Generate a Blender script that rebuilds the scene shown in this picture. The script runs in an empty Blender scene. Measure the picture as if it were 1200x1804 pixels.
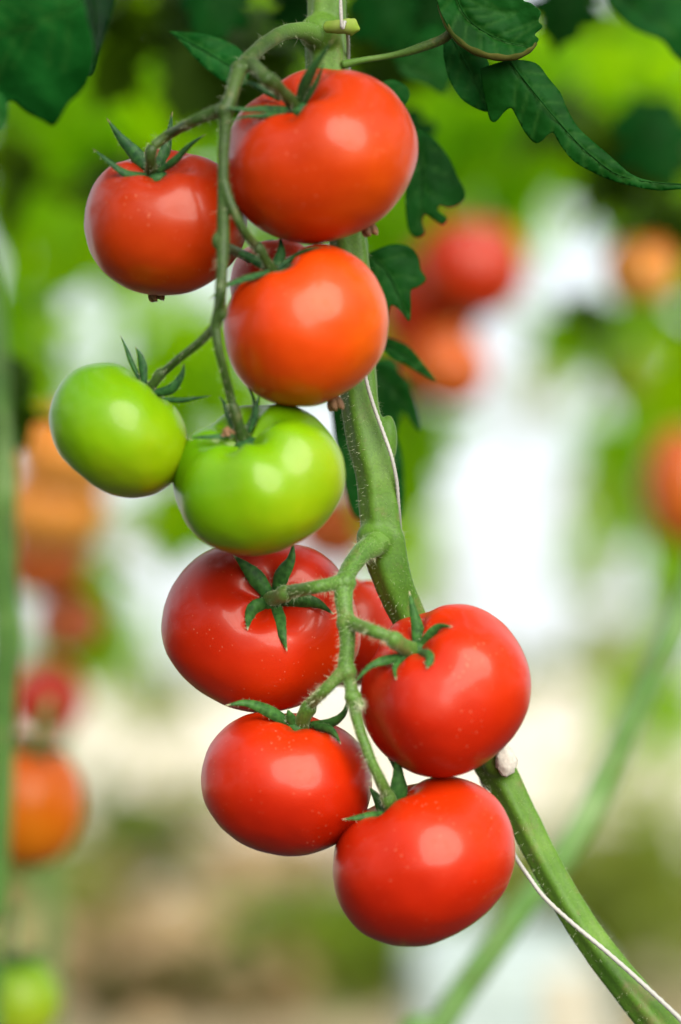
import bpy, bmesh, math, random
import numpy as np
from mathutils import Vector, Matrix, Quaternion, noise
from mathutils.bvhtree import BVHTree
from mathutils.geometry import delaunay_2d_cdt

R = math.radians
sc = bpy.context.scene
COL = sc.collection

# ------------------------------------------------------------------ camera
D0 = 1.2                      # metres from lens to the plane in focus
LENS = 100.0
T = 36.0 / LENS / 1804.0      # tangent of one photograph pixel
PITCH = math.atan(298 * T)    # horizon sits a little under the middle of the frame
HC = 0.78                     # camera height
cam_d = bpy.data.cameras.new('camera')
cam = bpy.data.objects.new('camera', cam_d); COL.objects.link(cam)
cam_d.sensor_fit = 'VERTICAL'; cam_d.sensor_height = 36.0; cam_d.sensor_width = 24.0
cam_d.lens = LENS; cam_d.clip_start = 0.02; cam_d.clip_end = 2000
cam_d.dof.use_dof = True; cam_d.dof.focus_distance = D0; cam_d.dof.aperture_fstop = 2.7
cam.location = (0, -D0, HC); cam.rotation_euler = (math.pi / 2 + PITCH, 0, 0)
sc.camera = cam

# ------------------------------------------------------------------ light
SUN_EL, SUN_AZ = R(29), R(20)           # soft daylight from behind the camera, a little right
w = bpy.data.worlds.new('World'); sc.world = w; w.use_nodes = True
nt = w.node_tree; bg = nt.nodes['Background']
sky = nt.nodes.new('ShaderNodeTexSky'); sky.sky_type = 'NISHITA'; sky.sun_disc = False
sky.sun_elevation = SUN_EL; sky.sun_rotation = math.pi - SUN_AZ
sky.air_density = 1.0; sky.dust_density = 2.0; sky.ozone_density = 1.0
sky.altitude = 0
veil = nt.nodes.new('ShaderNodeMix'); veil.data_type = 'RGBA'; veil.inputs[0].default_value = 0.9   # bright even overcast in front of the sky
veil.inputs[7].default_value = (4.65, 4.9, 5.15, 1)
nt.links.new(sky.outputs[0], veil.inputs[6]); nt.links.new(veil.outputs[2], bg.inputs[0]); bg.inputs[1].default_value = 0.15
sl = bpy.data.lights.new('sun', 'SUN'); sl.energy = 5.0; sl.angle = R(58); sl.color = (1, 0.95, 0.88)
so = bpy.data.objects.new('sun', sl); COL.objects.link(so)
so.location = (1, -3, 3)
sd = Vector((math.sin(SUN_AZ) * math.cos(SUN_EL), -math.cos(SUN_AZ) * math.cos(SUN_EL), math.sin(SUN_EL)))
so.rotation_euler = sd.to_track_quat('Z', 'Y').to_euler()
vs = sc.view_settings; vs.view_transform = 'Standard'; vs.look = 'None'; vs.gamma = 1.0
vs.use_curve_mapping = False; vs.exposure = 0.66
sc.render.engine = 'CYCLES'; sc.cycles.use_denoising = True
sc.cycles.max_bounces = 8; sc.cycles.transparent_max_bounces = 8

# ------------------------------------------------------------------ frames and helpers
CR = Matrix.Rotation(PITCH, 3, 'X')
CAMP = Vector((0, -D0, HC))
def Wd(v):                       # lens-aligned frame (right, beyond focus plane, up) -> world
    return CAMP + CR @ Vector((v[0], D0 + v[1], v[2]))
def K(y): return (D0 + y) * T    # metres per photograph pixel at depth y
def Cm(px, py, y): k = K(y); return Vector(((px - 600) * k, y, -(py - 902) * k))
def At(px, py, D): return Wd(Cm(px, py, D - D0))

ROOT = {}
def tag(o, label=None, cat=None, group=None, kind=None):
    if label: o['label'] = label
    if cat: o['category'] = cat
    if group: o['group'] = group
    if kind: o['kind'] = kind
    return o
def empty(name, loc):
    o = bpy.data.objects.new(name, None); COL.objects.link(o); o.location = loc
    o.empty_display_size = 0.02; ROOT[o.name] = Vector(loc); return o
def org(parent):
    while parent.parent: parent = parent.parent
    return ROOT[parent.name]
def build(name, verts, faces, mat, parent=None, loc=None, smooth=True, attr=None):
    """verts in WORLD space; stored relative to the thing's base."""
    base = org(parent) if parent else Vector(loc if loc is not None else (0, 0, 0))
    me = bpy.data.meshes.new(name)
    me.from_pydata([tuple(Vector(v) - base) for v in verts], [], faces)
    if smooth: me.polygons.foreach_set('use_smooth', [True] * len(me.polygons))
    if attr is not None:
        a = me.attributes.new('grow', 'FLOAT', 'POINT'); a.data.foreach_set('value', attr)
    me.materials.append(mat); me.update()
    o = bpy.data.objects.new(name, me); COL.objects.link(o)
    if parent: o.parent = parent
    else: o.location = base; ROOT[o.name] = base
    return o

def crom(P, n):
    """Catmull-Rom through P (tuples of any length), n samples per span."""
    P = [np.array(p, float) for p in P]
    Q = [2 * P[0] - P[1]] + P + [2 * P[-1] - P[-2]]
    out = []
    for i in range(1, len(Q) - 2):
        a, b, c, d = Q[i - 1:i + 3]
        for j in range(n):
            t = j / n
            out.append(0.5 * (2 * b + (c - a) * t + (2 * a - 5 * b + 4 * c - d) * t * t + (3 * b - a - 3 * c + d) * t ** 3))
    out.append(P[-1]); return out

def tube(pts, rad, seg=14, ridge=None, seed=0, wob=0.0):
    """closed tube along pts (world vectors); returns verts, faces, and (point, normal) samples."""
    pts = [Vector(p) for p in pts]; n = len(pts)
    V, F, N = [], [], []
    t0 = (pts[1] - pts[0]).normalized()
    u = t0.cross(Vector((0, 1, 0.01))).normalized()
    for i in range(n):
        t = (pts[min(i + 1, n - 1)] - pts[max(i - 1, 0)]).normalized()
        u = (u - t * u.dot(t)).normalized(); v = t.cross(u)
        for j in range(seg):
            a = 2 * math.pi * j / seg
            d = u * math.cos(a) + v * math.sin(a)
            r = rad[i]
            if ridge: r *= 1 + ridge(a, i / (n - 1))
            if wob: r *= 1 + wob * noise.noise((pts[i] + d * rad[i]) * 160 + Vector((seed, 0, 0)))
            V.append(pts[i] + d * r); N.append((pts[i] + d * r, d, t))
    for i in range(n - 1):
        for j in range(seg):
            k = (j + 1) % seg
            F.append((i * seg + j, i * seg + k, (i + 1) * seg + k, (i + 1) * seg + j))
    F.append(tuple(range(seg))[::-1]); F.append(tuple((n - 1) * seg + j for j in range(seg)))
    return V, F, N
def merge(lst):
    V, F = [], []
    for v, f in lst:
        b = len(V); V += v; F += [tuple(i + b for i in q) for q in f]
    return V, F

def path_px(P, n=8):
    """P: (px, py, depth, radius_px) -> world points and radii in metres"""
    S = crom(P, n)
    return [Wd(Cm(s[0], s[1], s[2])) for s in S], [max(0.0002, s[3] * K(s[2])) for s in S]

# ------------------------------------------------------------------ materials
MATS = {}
def mat(name):
    m = bpy.data.materials.new(name); m.use_nodes = True
    m.node_tree.nodes.clear(); return m, m.node_tree.nodes, m.node_tree.links
def nd(N, typ, **kw):
    n = N.new('ShaderNode' + typ)
    for k, v in kw.items():
        if k.startswith('i_'): n.inputs[k[2:].replace('_', ' ')].default_value = v
        else: setattr(n, k, v)
    return n
def ramp(N, stops, interp='LINEAR'):
    r = N.new('ShaderNodeValToRGB'); r.color_ramp.interpolation = interp
    e = r.color_ramp.elements
    e[0].position, e[0].color = stops[0][0], stops[0][1]
    e[1].position, e[1].color = stops[-1][0], stops[-1][1]
    for p, c in stops[1:-1]:
        x = e.new(p); x.color = c
    return r
def c4(c): return (c[0], c[1], c[2], 1)

def fruit_mat(name, ca, cb, cc, axis, lo, hi, rough=0.3, speck=0.5, seed=0, top=None):
    """ripeness runs from ca through cb to cc along 'axis' in the fruit's own space"""
    m, N, L = mat(name)
    tc = nd(N, 'TexCoord'); dot = nd(N, 'VectorMath', operation='DOT_PRODUCT')
    ax = Vector(axis).normalized(); dot.inputs[1].default_value = ax
    L.new(tc.outputs['Object'], dot.inputs[0])
    ns = nd(N, 'TexNoise', i_Scale=38.0, i_Detail=3.0)
    off = nd(N, 'VectorMath', operation='ADD'); off.inputs[1].default_value = (seed * 1.7, seed, 0)
    L.new(tc.outputs['Object'], off.inputs[0]); L.new(off.outputs[0], ns.inputs['Vector'])
    mr = nd(N, 'MapRange'); mr.inputs[1].default_value = lo; mr.inputs[2].default_value = hi
    L.new(dot.outputs['Value'], mr.inputs[0])
    ad = nd(N, 'Math', operation='MULTIPLY_ADD'); ad.inputs[1].default_value = 0.8; 
    L.new(ns.outputs['Fac'], ad.inputs[0])
    sb = nd(N, 'Math', operation='SUBTRACT'); sb.inputs[1].default_value = 0.4
    L.new(mr.outputs[0], ad.inputs[2]); L.new(ad.outputs[0], sb.inputs[0])
    rp = ramp(N, [(0, c4(ca)), (0.5, c4(cb)), (1, c4(cc))]); L.new(sb.outputs[0], rp.inputs[0])
    # pale lenticel specks
    vo = nd(N, 'TexVoronoi', i_Scale=400.0, i_Randomness=1.0); L.new(off.outputs[0], vo.inputs['Vector'])
    n2 = nd(N, 'TexNoise', i_Scale=60.0); L.new(off.outputs[0], n2.inputs['Vector'])
    th = nd(N, 'MapRange'); th.inputs[1].default_value = 0.44; th.inputs[2].default_value = 0.68
    th.inputs[3].default_value = 0.05; th.inputs[4].default_value = 0.16
    L.new(n2.outputs['Fac'], th.inputs[0])
    lt = nd(N, 'Math', operation='LESS_THAN'); L.new(vo.outputs['Distance'], lt.inputs[0]); L.new(th.outputs[0], lt.inputs[1])
    sp = nd(N, 'Math', operation='MULTIPLY'); sp.inputs[1].default_value = speck; L.new(lt.outputs[0], sp.inputs[0])
    mx = nd(N, 'Mix', data_type='RGBA'); L.new(sp.outputs[0], mx.inputs[0]); L.new(rp.outputs[0], mx.inputs[6])
    mx.inputs[7].default_value = (0.7, 0.36, 0.2, 1)
    b = nd(N, 'BsdfPrincipled'); L.new(mx.outputs[2], b.inputs['Base Color'])
    b.inputs['Roughness'].default_value = rough; b.inputs['IOR'].default_value = 1.45
    b.inputs['Specular IOR Level'].default_value = 0.31
    b.inputs['Specular Tint'].default_value = (1, .8, .6, 1); b.inputs['Subsurface Weight'].default_value = 0.1; b.inputs['Subsurface Scale'].default_value = 0.003
    b.inputs['Subsurface Radius'].default_value = (1, 0.35, 0.15)
    b.inputs['Coat Weight'].default_value = 0.2; b.inputs['Coat Roughness'].default_value = 0.14
    bp = nd(N, 'Bump', i_Strength=0.09, i_Distance=0.002)
    n3 = nd(N, 'TexNoise', i_Scale=90.0, i_Detail=4.0); L.new(off.outputs[0], n3.inputs['Vector'])
    L.new(n3.outputs['Fac'], bp.inputs['Height']); L.new(bp.outputs[0], b.inputs['Normal'])
    o = nd(N, 'OutputMaterial'); L.new(b.outputs[0], o.inputs[0]); return m

def stem_mat(name, ca, cb, cc, rough=0.5, sheen=0.5, scale=300.0, grain=.75, bumpy=.35, near=None):
    m, N, L = mat(name)
    tc = nd(N, 'TexCoord')
    n1 = nd(N, 'TexNoise', i_Scale=28.0, i_Detail=4.0); n2 = nd(N, 'TexNoise', i_Scale=scale * 3, i_Detail=2.0)
    L.new(tc.outputs['Object'], n1.inputs['Vector']); L.new(tc.outputs['Object'], n2.inputs['Vector'])
    r1 = ramp(N, [(0.3, c4(ca)), (0.55, c4(cb)), (0.75, c4(cc))]); L.new(n1.outputs['Fac'], r1.inputs[0])
    r2 = ramp(N, [(0.35, (0.6, 0.6, 0.6, 1)), (0.6, (1.1, 1.1, 1.05, 1))]); L.new(n2.outputs['Fac'], r2.inputs[0])
    mx = nd(N, 'Mix', data_type='RGBA', blend_type='MULTIPLY'); mx.inputs[0].default_value = grain
    L.new(r1.outputs[0], mx.inputs[6]); L.new(r2.outputs[0], mx.inputs[7])
    n4 = nd(N, 'TexNoise', i_Scale=75.0, i_Detail=6.0, i_Roughness=.7); L.new(tc.outputs['Object'], n4.inputs['Vector'])
    r4 = ramp(N, [(0.55, (0, 0, 0, 1)), (0.7, (.7, .7, .7, 1))]); L.new(n4.outputs['Fac'], r4.inputs[0])
    m4 = nd(N, 'Mix', data_type='RGBA'); L.new(r4.outputs[0], m4.inputs[0]); L.new(mx.outputs[2], m4.inputs[6]); m4.inputs[7].default_value = (.13, .12, .04, 1)
    outc = m4.outputs[2]
    if near:                                     # younger, paler tissue towards the joint with the main stem
        ds = nd(N, 'VectorMath', operation='DISTANCE'); L.new(tc.outputs['Object'], ds.inputs[0]); ds.inputs[1].default_value = near[0]
        md = nd(N, 'MapRange', interpolation_type='SMOOTHSTEP'); md.inputs[1].default_value = near[1]; md.inputs[2].default_value = near[2]; L.new(ds.outputs['Value'], md.inputs[0])
        m5 = nd(N, 'Mix', data_type='RGBA'); L.new(md.outputs[0], m5.inputs[0]); m5.inputs[6].default_value = near[3]; L.new(outc, m5.inputs[7]); outc = m5.outputs[2]
    b = nd(N, 'BsdfPrincipled'); L.new(outc, b.inputs['Base Color'])
    b.inputs['Roughness'].default_value = rough
    b.inputs['Specular IOR Level'].default_value = 0.3; b.inputs['Sheen Weight'].default_value = sheen; b.inputs['Sheen Roughness'].default_value = 0.4
    b.inputs['Sheen Tint'].default_value = (0.75, 0.9, 0.5, 1)
    b.inputs['Subsurface Weight'].default_value = 0.15; b.inputs['Subsurface Scale'].default_value = 0.003
    b.inputs['Subsurface Radius'].default_value = (0.6, 1, 0.3)
    bp = nd(N, 'Bump', i_Strength=bumpy, i_Distance=0.0006); L.new(n2.outputs['Fac'], bp.inputs['Height'])
    L.new(bp.outputs[0], b.inputs['Normal'])
    o = nd(N, 'OutputMaterial'); L.new(b.outputs[0], o.inputs[0]); return m

def sepal_mat(name, ca, cb, tip):
    m, N, L = mat(name)
    tc = nd(N, 'TexCoord'); n1 = nd(N, 'TexNoise', i_Scale=420.0, i_Detail=4.0)
    L.new(tc.outputs['Object'], n1.inputs['Vector'])
    r1 = ramp(N, [(0.35, c4(ca)), (0.65, c4(cb))]); L.new(n1.outputs['Fac'], r1.inputs[0])
    at = nd(N, 'Attribute', attribute_name='grow')
    mr = nd(N, 'MapRange'); mr.inputs[1].default_value = 0.9; mr.inputs[2].default_value = 0.97
    L.new(at.outputs['Fac'], mr.inputs[0])
    mx = nd(N, 'Mix', data_type='RGBA'); L.new(mr.outputs[0], mx.inputs[0]); L.new(r1.outputs[0], mx.inputs[6])
    mx.inputs[7].default_value = c4(tip)
    b = nd(N, 'BsdfPrincipled'); L.new(mx.outputs[2], b.inputs['Base Color'])
    b.inputs['Roughness'].default_value = 0.55; b.inputs['Specular IOR Level'].default_value = 0.2; b.inputs['Sheen Weight'].default_value = 0.06
    b.inputs['Sheen Tint'].default_value = (0.75, 0.9, 0.55, 1)
    bp = nd(N, 'Bump', i_Strength=0.5, i_Distance=0.0006); L.new(n1.outputs['Fac'], bp.inputs['Height'])
    L.new(bp.outputs[0], b.inputs['Normal'])
    o = nd(N, 'OutputMaterial'); L.new(b.outputs[0], o.inputs[0]); return m

def leaf_mat(name, ca, cb, tr, tfac=0.4, rough=0.55, scale=60.0):
    m, N, L = mat(name)
    tc = nd(N, 'TexCoord'); n1 = nd(N, 'TexNoise', i_Scale=scale, i_Detail=5.0)
    L.new(tc.outputs['Object'], n1.inputs['Vector'])
    r1 = ramp(N, [(0.35, c4(ca)), (0.68, c4(cb))]); L.new(n1.outputs['Fac'], r1.inputs[0])
    at = nd(N, 'Attribute', attribute_name='grow'); vm = nd(N, 'Math', operation='MULTIPLY'); vm.inputs[1].default_value = .34; L.new(at.outputs['Fac'], vm.inputs[0])
    vx = nd(N, 'Mix', data_type='RGBA'); L.new(vm.outputs[0], vx.inputs[0]); L.new(r1.outputs[0], vx.inputs[6]); vx.inputs[7].default_value = (.05, .15, .025, 1)
    b = nd(N, 'BsdfPrincipled'); L.new(vx.outputs[2], b.inputs['Base Color']); b.inputs['Roughness'].default_value = rough
    b.inputs['Specular IOR Level'].default_value = 0.06
    n2 = nd(N, 'TexVoronoi', i_Scale=scale * 6, feature='SMOOTH_F1'); L.new(tc.outputs['Object'], n2.inputs['Vector'])
    bp = nd(N, 'Bump', i_Strength=0.3, i_Distance=0.0008); L.new(n2.outputs['Distance'], bp.inputs['Height'])
    L.new(bp.outputs[0], b.inputs['Normal'])
    t = nd(N, 'BsdfTranslucent'); t.inputs[0].default_value = c4(tr)
    mx = nd(N, 'MixShader'); mx.inputs[0].default_value = tfac
    L.new(b.outputs[0], mx.inputs[1]); L.new(t.outputs[0], mx.inputs[2])
    o = nd(N, 'OutputMaterial'); L.new(mx.outputs[0], o.inputs[0]); return m

def plain_mat(name, col, rough=0.6, var=0.2, scale=200.0, trans=0.0):
    m, N, L = mat(name)
    tc = nd(N, 'TexCoord'); n1 = nd(N, 'TexNoise', i_Scale=scale, i_Detail=4.0); L.new(tc.outputs['Object'], n1.inputs['Vector'])
    r1 = ramp(N, [(0.3, c4([c * (1 - var) for c in col])), (0.7, c4([min(1, c * (1 + var)) for c in col]))])
    L.new(n1.outputs['Fac'], r1.inputs[0])
    b = nd(N, 'BsdfPrincipled'); L.new(r1.outputs[0], b.inputs['Base Color']); b.inputs['Roughness'].default_value = rough
    bp = nd(N, 'Bump', i_Strength=0.4, i_Distance=0.0006); L.new(n1.outputs['Fac'], bp.inputs['Height']); L.new(bp.outputs[0], b.inputs['Normal'])
    o = nd(N, 'OutputMaterial'); L.new(b.outputs[0], o.inputs[0]); return m

M_stem = stem_mat('main_stem_green', (0.045, 0.12, 0.008), (0.078, 0.172, 0.014), (0.12, 0.215, 0.03), sheen=0.08, grain=.4, bumpy=.18, rough=.55)
BASE = At(1560, 4350, D0 + .14); BASE.z = 0
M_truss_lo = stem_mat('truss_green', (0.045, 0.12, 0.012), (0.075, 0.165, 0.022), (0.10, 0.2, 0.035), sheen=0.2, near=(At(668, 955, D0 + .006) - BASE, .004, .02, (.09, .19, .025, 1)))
M_truss_up = stem_mat('truss_dark_green', (0.018, 0.045, 0.005), (0.03, 0.065, 0.009), (0.055, 0.1, 0.018), sheen=0.08, near=(At(566, 66, D0 + .022) - BASE, .006, .055, (.085, .18, .025, 1)))  # darker than the lower truss, partly dimmer light put into the colour
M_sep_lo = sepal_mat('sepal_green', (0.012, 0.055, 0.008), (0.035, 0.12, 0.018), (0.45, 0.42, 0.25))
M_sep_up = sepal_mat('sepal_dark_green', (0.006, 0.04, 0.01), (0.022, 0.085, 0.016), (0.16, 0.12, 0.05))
M_hair = plain_mat('plant_hair', (0.5, 0.56, 0.33), 0.5, 0.1)
M_leaf = leaf_mat('leaf_green', (0.002, 0.045, 0.004), (0.007, 0.085, 0.011), (0.02, 0.15, 0.006), 0.2)
M_leaf_mid = leaf_mat('leaf_mid_green', (0.0015, 0.032, 0.0015), (0.006, 0.062, 0.007), (0.03, 0.22, 0.006), 0.22)
M_leaf_under = leaf_mat('leaf_underside', (0.04, 0.06, 0.01), (0.1, 0.1, 0.022), (0.08, 0.1, 0.01), 0.2)
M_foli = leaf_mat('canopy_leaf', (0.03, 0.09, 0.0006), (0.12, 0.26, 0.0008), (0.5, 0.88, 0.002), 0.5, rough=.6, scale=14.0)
M_foli_dk = leaf_mat('dark_leaf', (0.008, 0.025, 0.001), (0.025, 0.055, 0.002), (0.1, 0.2, 0.003), 0.3, rough=.65, scale=14.0)  # much darker tone than the canopy leaf
M_bgstem = stem_mat('far_stem_green', (0.07, 0.17, 0.03), (0.12, 0.24, 0.06), (0.2, 0.32, 0.12), sheen=0.1)
M_string = plain_mat('string_white', (0.34, 0.335, 0.3), 0.55, 0.06, 900.0)
M_dry = plain_mat('dry_brown', (0.17, 0.085, 0.035), 0.7, 0.5, 700.0)
M_scar = plain_mat('callus_white', (0.5, 0.47, 0.4), 0.7, 0.2, 500.0)

# ------------------------------------------------------------------ ground
m, N, L = mat('greenhouse_floor')
tc = nd(N, 'TexCoord'); n1 = nd(N, 'TexNoise', i_Scale=0.9, i_Detail=6.0); n2 = nd(N, 'TexNoise', i_Scale=14.0, i_Detail=6.0)
L.new(tc.outputs['Object'], n1.inputs['Vector']); L.new(tc.outputs['Object'], n2.inputs['Vector'])
r1 = ramp(N, [(0.35, (0.16, 0.11, 0.055, 1)), (0.5, (0.33, 0.26, 0.14, 1)), (0.65, (0.5, 0.41, 0.25, 1))]); L.new(n1.outputs['Fac'], r1.inputs[0])
r2 = ramp(N, [(0.3, (0.7, 0.7, 0.7, 1)), (0.7, (1.1, 1.1, 1.1, 1))]); L.new(n2.outputs['Fac'], r2.inputs[0])
mx = nd(N, 'Mix', data_type='RGBA', blend_type='MULTIPLY'); mx.inputs[0].default_value = 0.7
L.new(r1.outputs[0], mx.inputs[6]); L.new(r2.outputs[0], mx.inputs[7])
b = nd(N, 'BsdfPrincipled'); b.inputs['Roughness'].default_value = 0.85; L.new(mx.outputs[2], b.inputs['Base Color'])
bp = nd(N, 'Bump', i_Strength=0.4, i_Distance=0.02); L.new(n2.outputs['Fac'], bp.inputs['Height']); L.new(bp.outputs[0], b.inputs['Normal'])
o = nd(N, 'OutputMaterial'); L.new(b.outputs[0], o.inputs[0]); M_ground = m
g = 24; gv, gf = [], []
xs = [math.copysign(abs(t) ** 3 * 600, t) for t in np.linspace(-1, 1, g + 1)]
for yy in xs:
    for xx in xs: gv.append((xx, yy, 0.015 * noise.noise(Vector((xx, yy, 0)) * 0.7)))
for i in range(g):
    for j in range(g): a = i * (g + 1) + j; gf.append((a, a + 1, a + g + 2, a + g + 1))
tag(build('ground', gv, gf, M_ground), kind='structure')

M_blocker = plain_mat('bounce_blocker_dark', (.035, .032, .028), .9, .3, 60.0)  # added dark sheet out of view; cuts floor bounce onto the fruit
tag(build('bounce_blocker', [(x, y, .022) for y in (-5, -2, 1, 4.2) for x in (-6, -2, 2, 6)], [(i * 4 + j, i * 4 + j + 1, i * 4 + j + 5, i * 4 + j + 4) for i in range(3) for j in range(3)], M_blocker), kind='structure')
M_path = plain_mat('pale_concrete', (.58, .52, .40), .8, .25, .9)
pv, pf = [], []
for i, yy in enumerate(np.linspace(8.5, 400, 60)):
    for xx in (-60, -20, -6, -2, 2, 6, 20, 60): pv.append((xx + .3 * noise.noise(Vector((xx, yy, 3))), yy + (.5 * noise.noise(Vector((xx * .8, 1, 7))) if i == 0 else 0), .024))
for i in range(59):
    for j in range(7): a = i * 8 + j; pf.append((a, a + 1, a + 9, a + 8))
tag(build('path', pv, pf, M_path), kind='structure')

# ------------------------------------------------------------------ fruit
def fruit_mesh(seed, hh=0.43, dim=0.12, rib=0.03, nrib=5, flat=0.9, nu=56, nv=88, lop=0.03, bump=.013):
    rnd = random.Random(seed); ph = rnd.uniform(0, 6.28); ph2 = rnd.uniform(0, 6.28); ph3 = rnd.uniform(0, 6.28)
    V, F = [], []
    for i in range(nu + 1):
        u = math.pi * i / nu
        s = math.sin(u) ** flat; c = math.cos(u)
        for j in range(nv):
            a = 2 * math.pi * j / nv
            wt = max(0.0, c + 0.35) / 1.35; wb = max(0, -c)
            rb = rib * (0.4 + wt) * (math.cos(nrib * a + ph) * 0.6 + math.cos((nrib - 2) * a + ph2) * 0.5) + 0.3 * rib * wb * math.cos(nrib * a + ph3)
            r = 0.5 * s * (1 + rb * math.sin(u) ** 0.6 + lop * math.cos(a - ph3))
            z = hh * (c if c > 0 else c * 0.98)
            q = 2 * r
            z -= dim * math.exp(-(q / 0.34) ** 2) * (1 if c > 0 else 0) * (1 - 0.25 * math.cos(nrib * a + ph) * min(1, q * 3))
            z += 0.03 * math.exp(-(q / 0.22) ** 2) * (1 if c < 0 else 0)
            z += 0.35 * rib * math.cos(nrib * a + ph) * q * wt * (1 if c > 0 else 0)
            p = Vector((r * math.cos(a), r * math.sin(a), z)); o3 = Vector((seed * 3.1, 0, 0))
            V.append(p * (1 + bump * (noise.noise(p * 4.5 + o3) + .45 * noise.noise(p * 10 + o3))))
    for i in range(nu):
        for j in range(nv):
            k = (j + 1) % nv
            F.append((i * nv + j, (i + 1) * nv + j, (i + 1) * nv + k, i * nv + k))
    return V, F

FR = {}
def fit_fruit(key, box, depth, axis, spin, **kw):
    """box = outline extents in the photograph (x0, x1, y0, y1); returns camera-frame verts."""
    V, F = fruit_mesh(**kw)
    ax = Vector(axis).normalized()
    q = Vector((0, 0, 1)).rotation_difference(ax) @ Quaternion((0, 0, 1), spin)
    V = [q @ v for v in V]
    x0, x1, y0, y1 = box
    c = Cm((x0 + x1) / 2, (y0 + y1) / 2, depth); k = K(depth)
    sx, sz = (x1 - x0) * k, (y1 - y0) * k
    cx = cz = 0.0; pts = V
    for it in range(5):
        sy = (sx + sz) / 2
        pts = [c + Vector((v.x * sx + cx, v.y * sy, v.z * sz + cz)) for v in V]
        X = [600 + p.x / K(p.y) for p in pts]; Y = [902 - p.z / K(p.y) for p in pts]
        sx *= (x1 - x0) / (max(X) - min(X)); sz *= (y1 - y0) / (max(Y) - min(Y))
        cx += ((x0 + x1) / 2 - (max(X) + min(X)) / 2) * k; cz -= ((y0 + y1) / 2 - (max(Y) + min(Y)) / 2) * k
    n = len(V); nv = 88
    top = sum((pts[i] for i in range(nv)), Vector()) / nv
    bot = sum((pts[n - 1 - i] for i in range(nv)), Vector()) / nv
    FR[key] = dict(V=pts, F=F, c=c, top=top, bot=bot, ax=(top - bot).normalized(), bvh=BVHTree.FromPolygons(pts, F), dia=(sx + sz) / 2)
    return FR[key]
def hit(key, px, py):
    d = Cm(px, py, 0) - Vector((0, -D0, 0)); d.normalize()
    h = FR[key]['bvh'].ray_cast(Vector((0, -D0, 0)), d)
    return None if h[0] is None else h[0].y

RED = ((0.31, 0.015, 0.0003), (0.39, 0.028, 0.0003), (0.46, 0.05, 0.0004))
RED_SHADE = ((0.25, 0.012, 0.0003), (0.31, 0.02, 0.0003), (0.37, 0.034, 0.0004))  # deeper than RED: shade on this fruit put into its colour
RED2 = ((0.30, 0.007, 0.0003), (0.38, 0.012, 0.0003), (0.45, 0.022, 0.0003))
ORG = ((0.42, 0.026, 0.0004), (0.49, 0.042, 0.0004), (0.55, 0.085, 0.0008))
GRN = ((0.08, 0.22, 0.0006), (0.135, 0.275, 0.0006), (0.22, 0.30, 0.001))
SPEC = {
 't1': dict(box=(397, 737, 120, 430), depth=-0.036, axis=(-.42, -.55, .75), spin=0.4, mat=RED, mrough=.4, cax=(.6, 0, -.6), kw=dict(seed=3, hh=.43, dim=.14, rib=.03)),
 't2': dict(box=(148, 436, 262, 521), depth=-0.018, axis=(-.08, -.5, .86), spin=1.1, mat=RED_SHADE, mrough=.41, cax=(0, 0, -1), kw=dict(seed=5, hh=.45, dim=.15, rib=.028)),
 't3': dict(box=(394, 685, 429, 716), depth=-0.040, axis=(-.45, -.22, .87), spin=2.1, mat=ORG, mrough=.4, cax=(.7, 0, -.3), kw=dict(seed=8, hh=.45, dim=.13, rib=.022)),
 't4': dict(box=(86, 331, 639, 878), depth=-0.030, axis=(.62, -.02, .78), spin=0.2, mat=GRN, mrough=.36, cax=(.5, 0, -.8), kw=dict(seed=11, hh=.41, dim=.1, rib=.018)),
 't5': dict(box=(304, 609, 711, 979), depth=-0.036, axis=(-.28, -.52, .82), spin=0.9, mat=GRN, mrough=.36, cax=(.75, 0, -.5), kw=dict(seed=13, hh=.40, dim=.17, rib=.045, nrib=6)),
 't6': dict(box=(284, 636, 955, 1256), depth=0.018, axis=(.2, -.86, .48), spin=0.5, mat=RED2, mrough=.41, cax=(.5, 0, -.8), kw=dict(seed=17, hh=.41, dim=.11, rib=.034)),
 't7': dict(box=(634, 936, 1064, 1371), depth=-0.020, axis=(-.52, -.46, .72), spin=1.4, mat=RED2, mrough=.4, cax=(.6, 0, .6), kw=dict(seed=19, hh=.44, dim=.12, rib=.042)),
 't8': dict(box=(354, 656, 1254, 1509), depth=-0.006, axis=(.16, -.16, .97), spin=2.6, mat=RED2, mrough=.4, cax=(.2, 0, 1), kw=dict(seed=23, hh=.43, dim=.09, rib=.022)),
 't9': dict(box=(586, 908, 1367, 1668), depth=-0.020, axis=(-.48, -.05, .86), spin=0.7, mat=RED2, mrough=.4, cax=(.5, 0, .6), kw=dict(seed=29, hh=.42, dim=.12, rib=.026)),
 't10': dict(box=(520, 704, 1018, 1210), depth=0.075, axis=(0, -.1, 1), spin=0.3, mat=RED2, mrough=.4, cax=(0, 0, 1), kw=dict(seed=31, hh=.45, dim=.1, rib=.02)),
 't11': dict(box=(405, 560, 418, 580), depth=0.035, axis=(-.2, 0, 1), spin=0.3, mat=RED2, mrough=.4, cax=(0, 0, 1), kw=dict(seed=37, hh=.45, dim=.1, rib=.02)),
}
for k, s in SPEC.items():
    fit_fruit(k, s['box'], s['depth'], s['axis'], s['spin'], **s['kw'])

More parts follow.
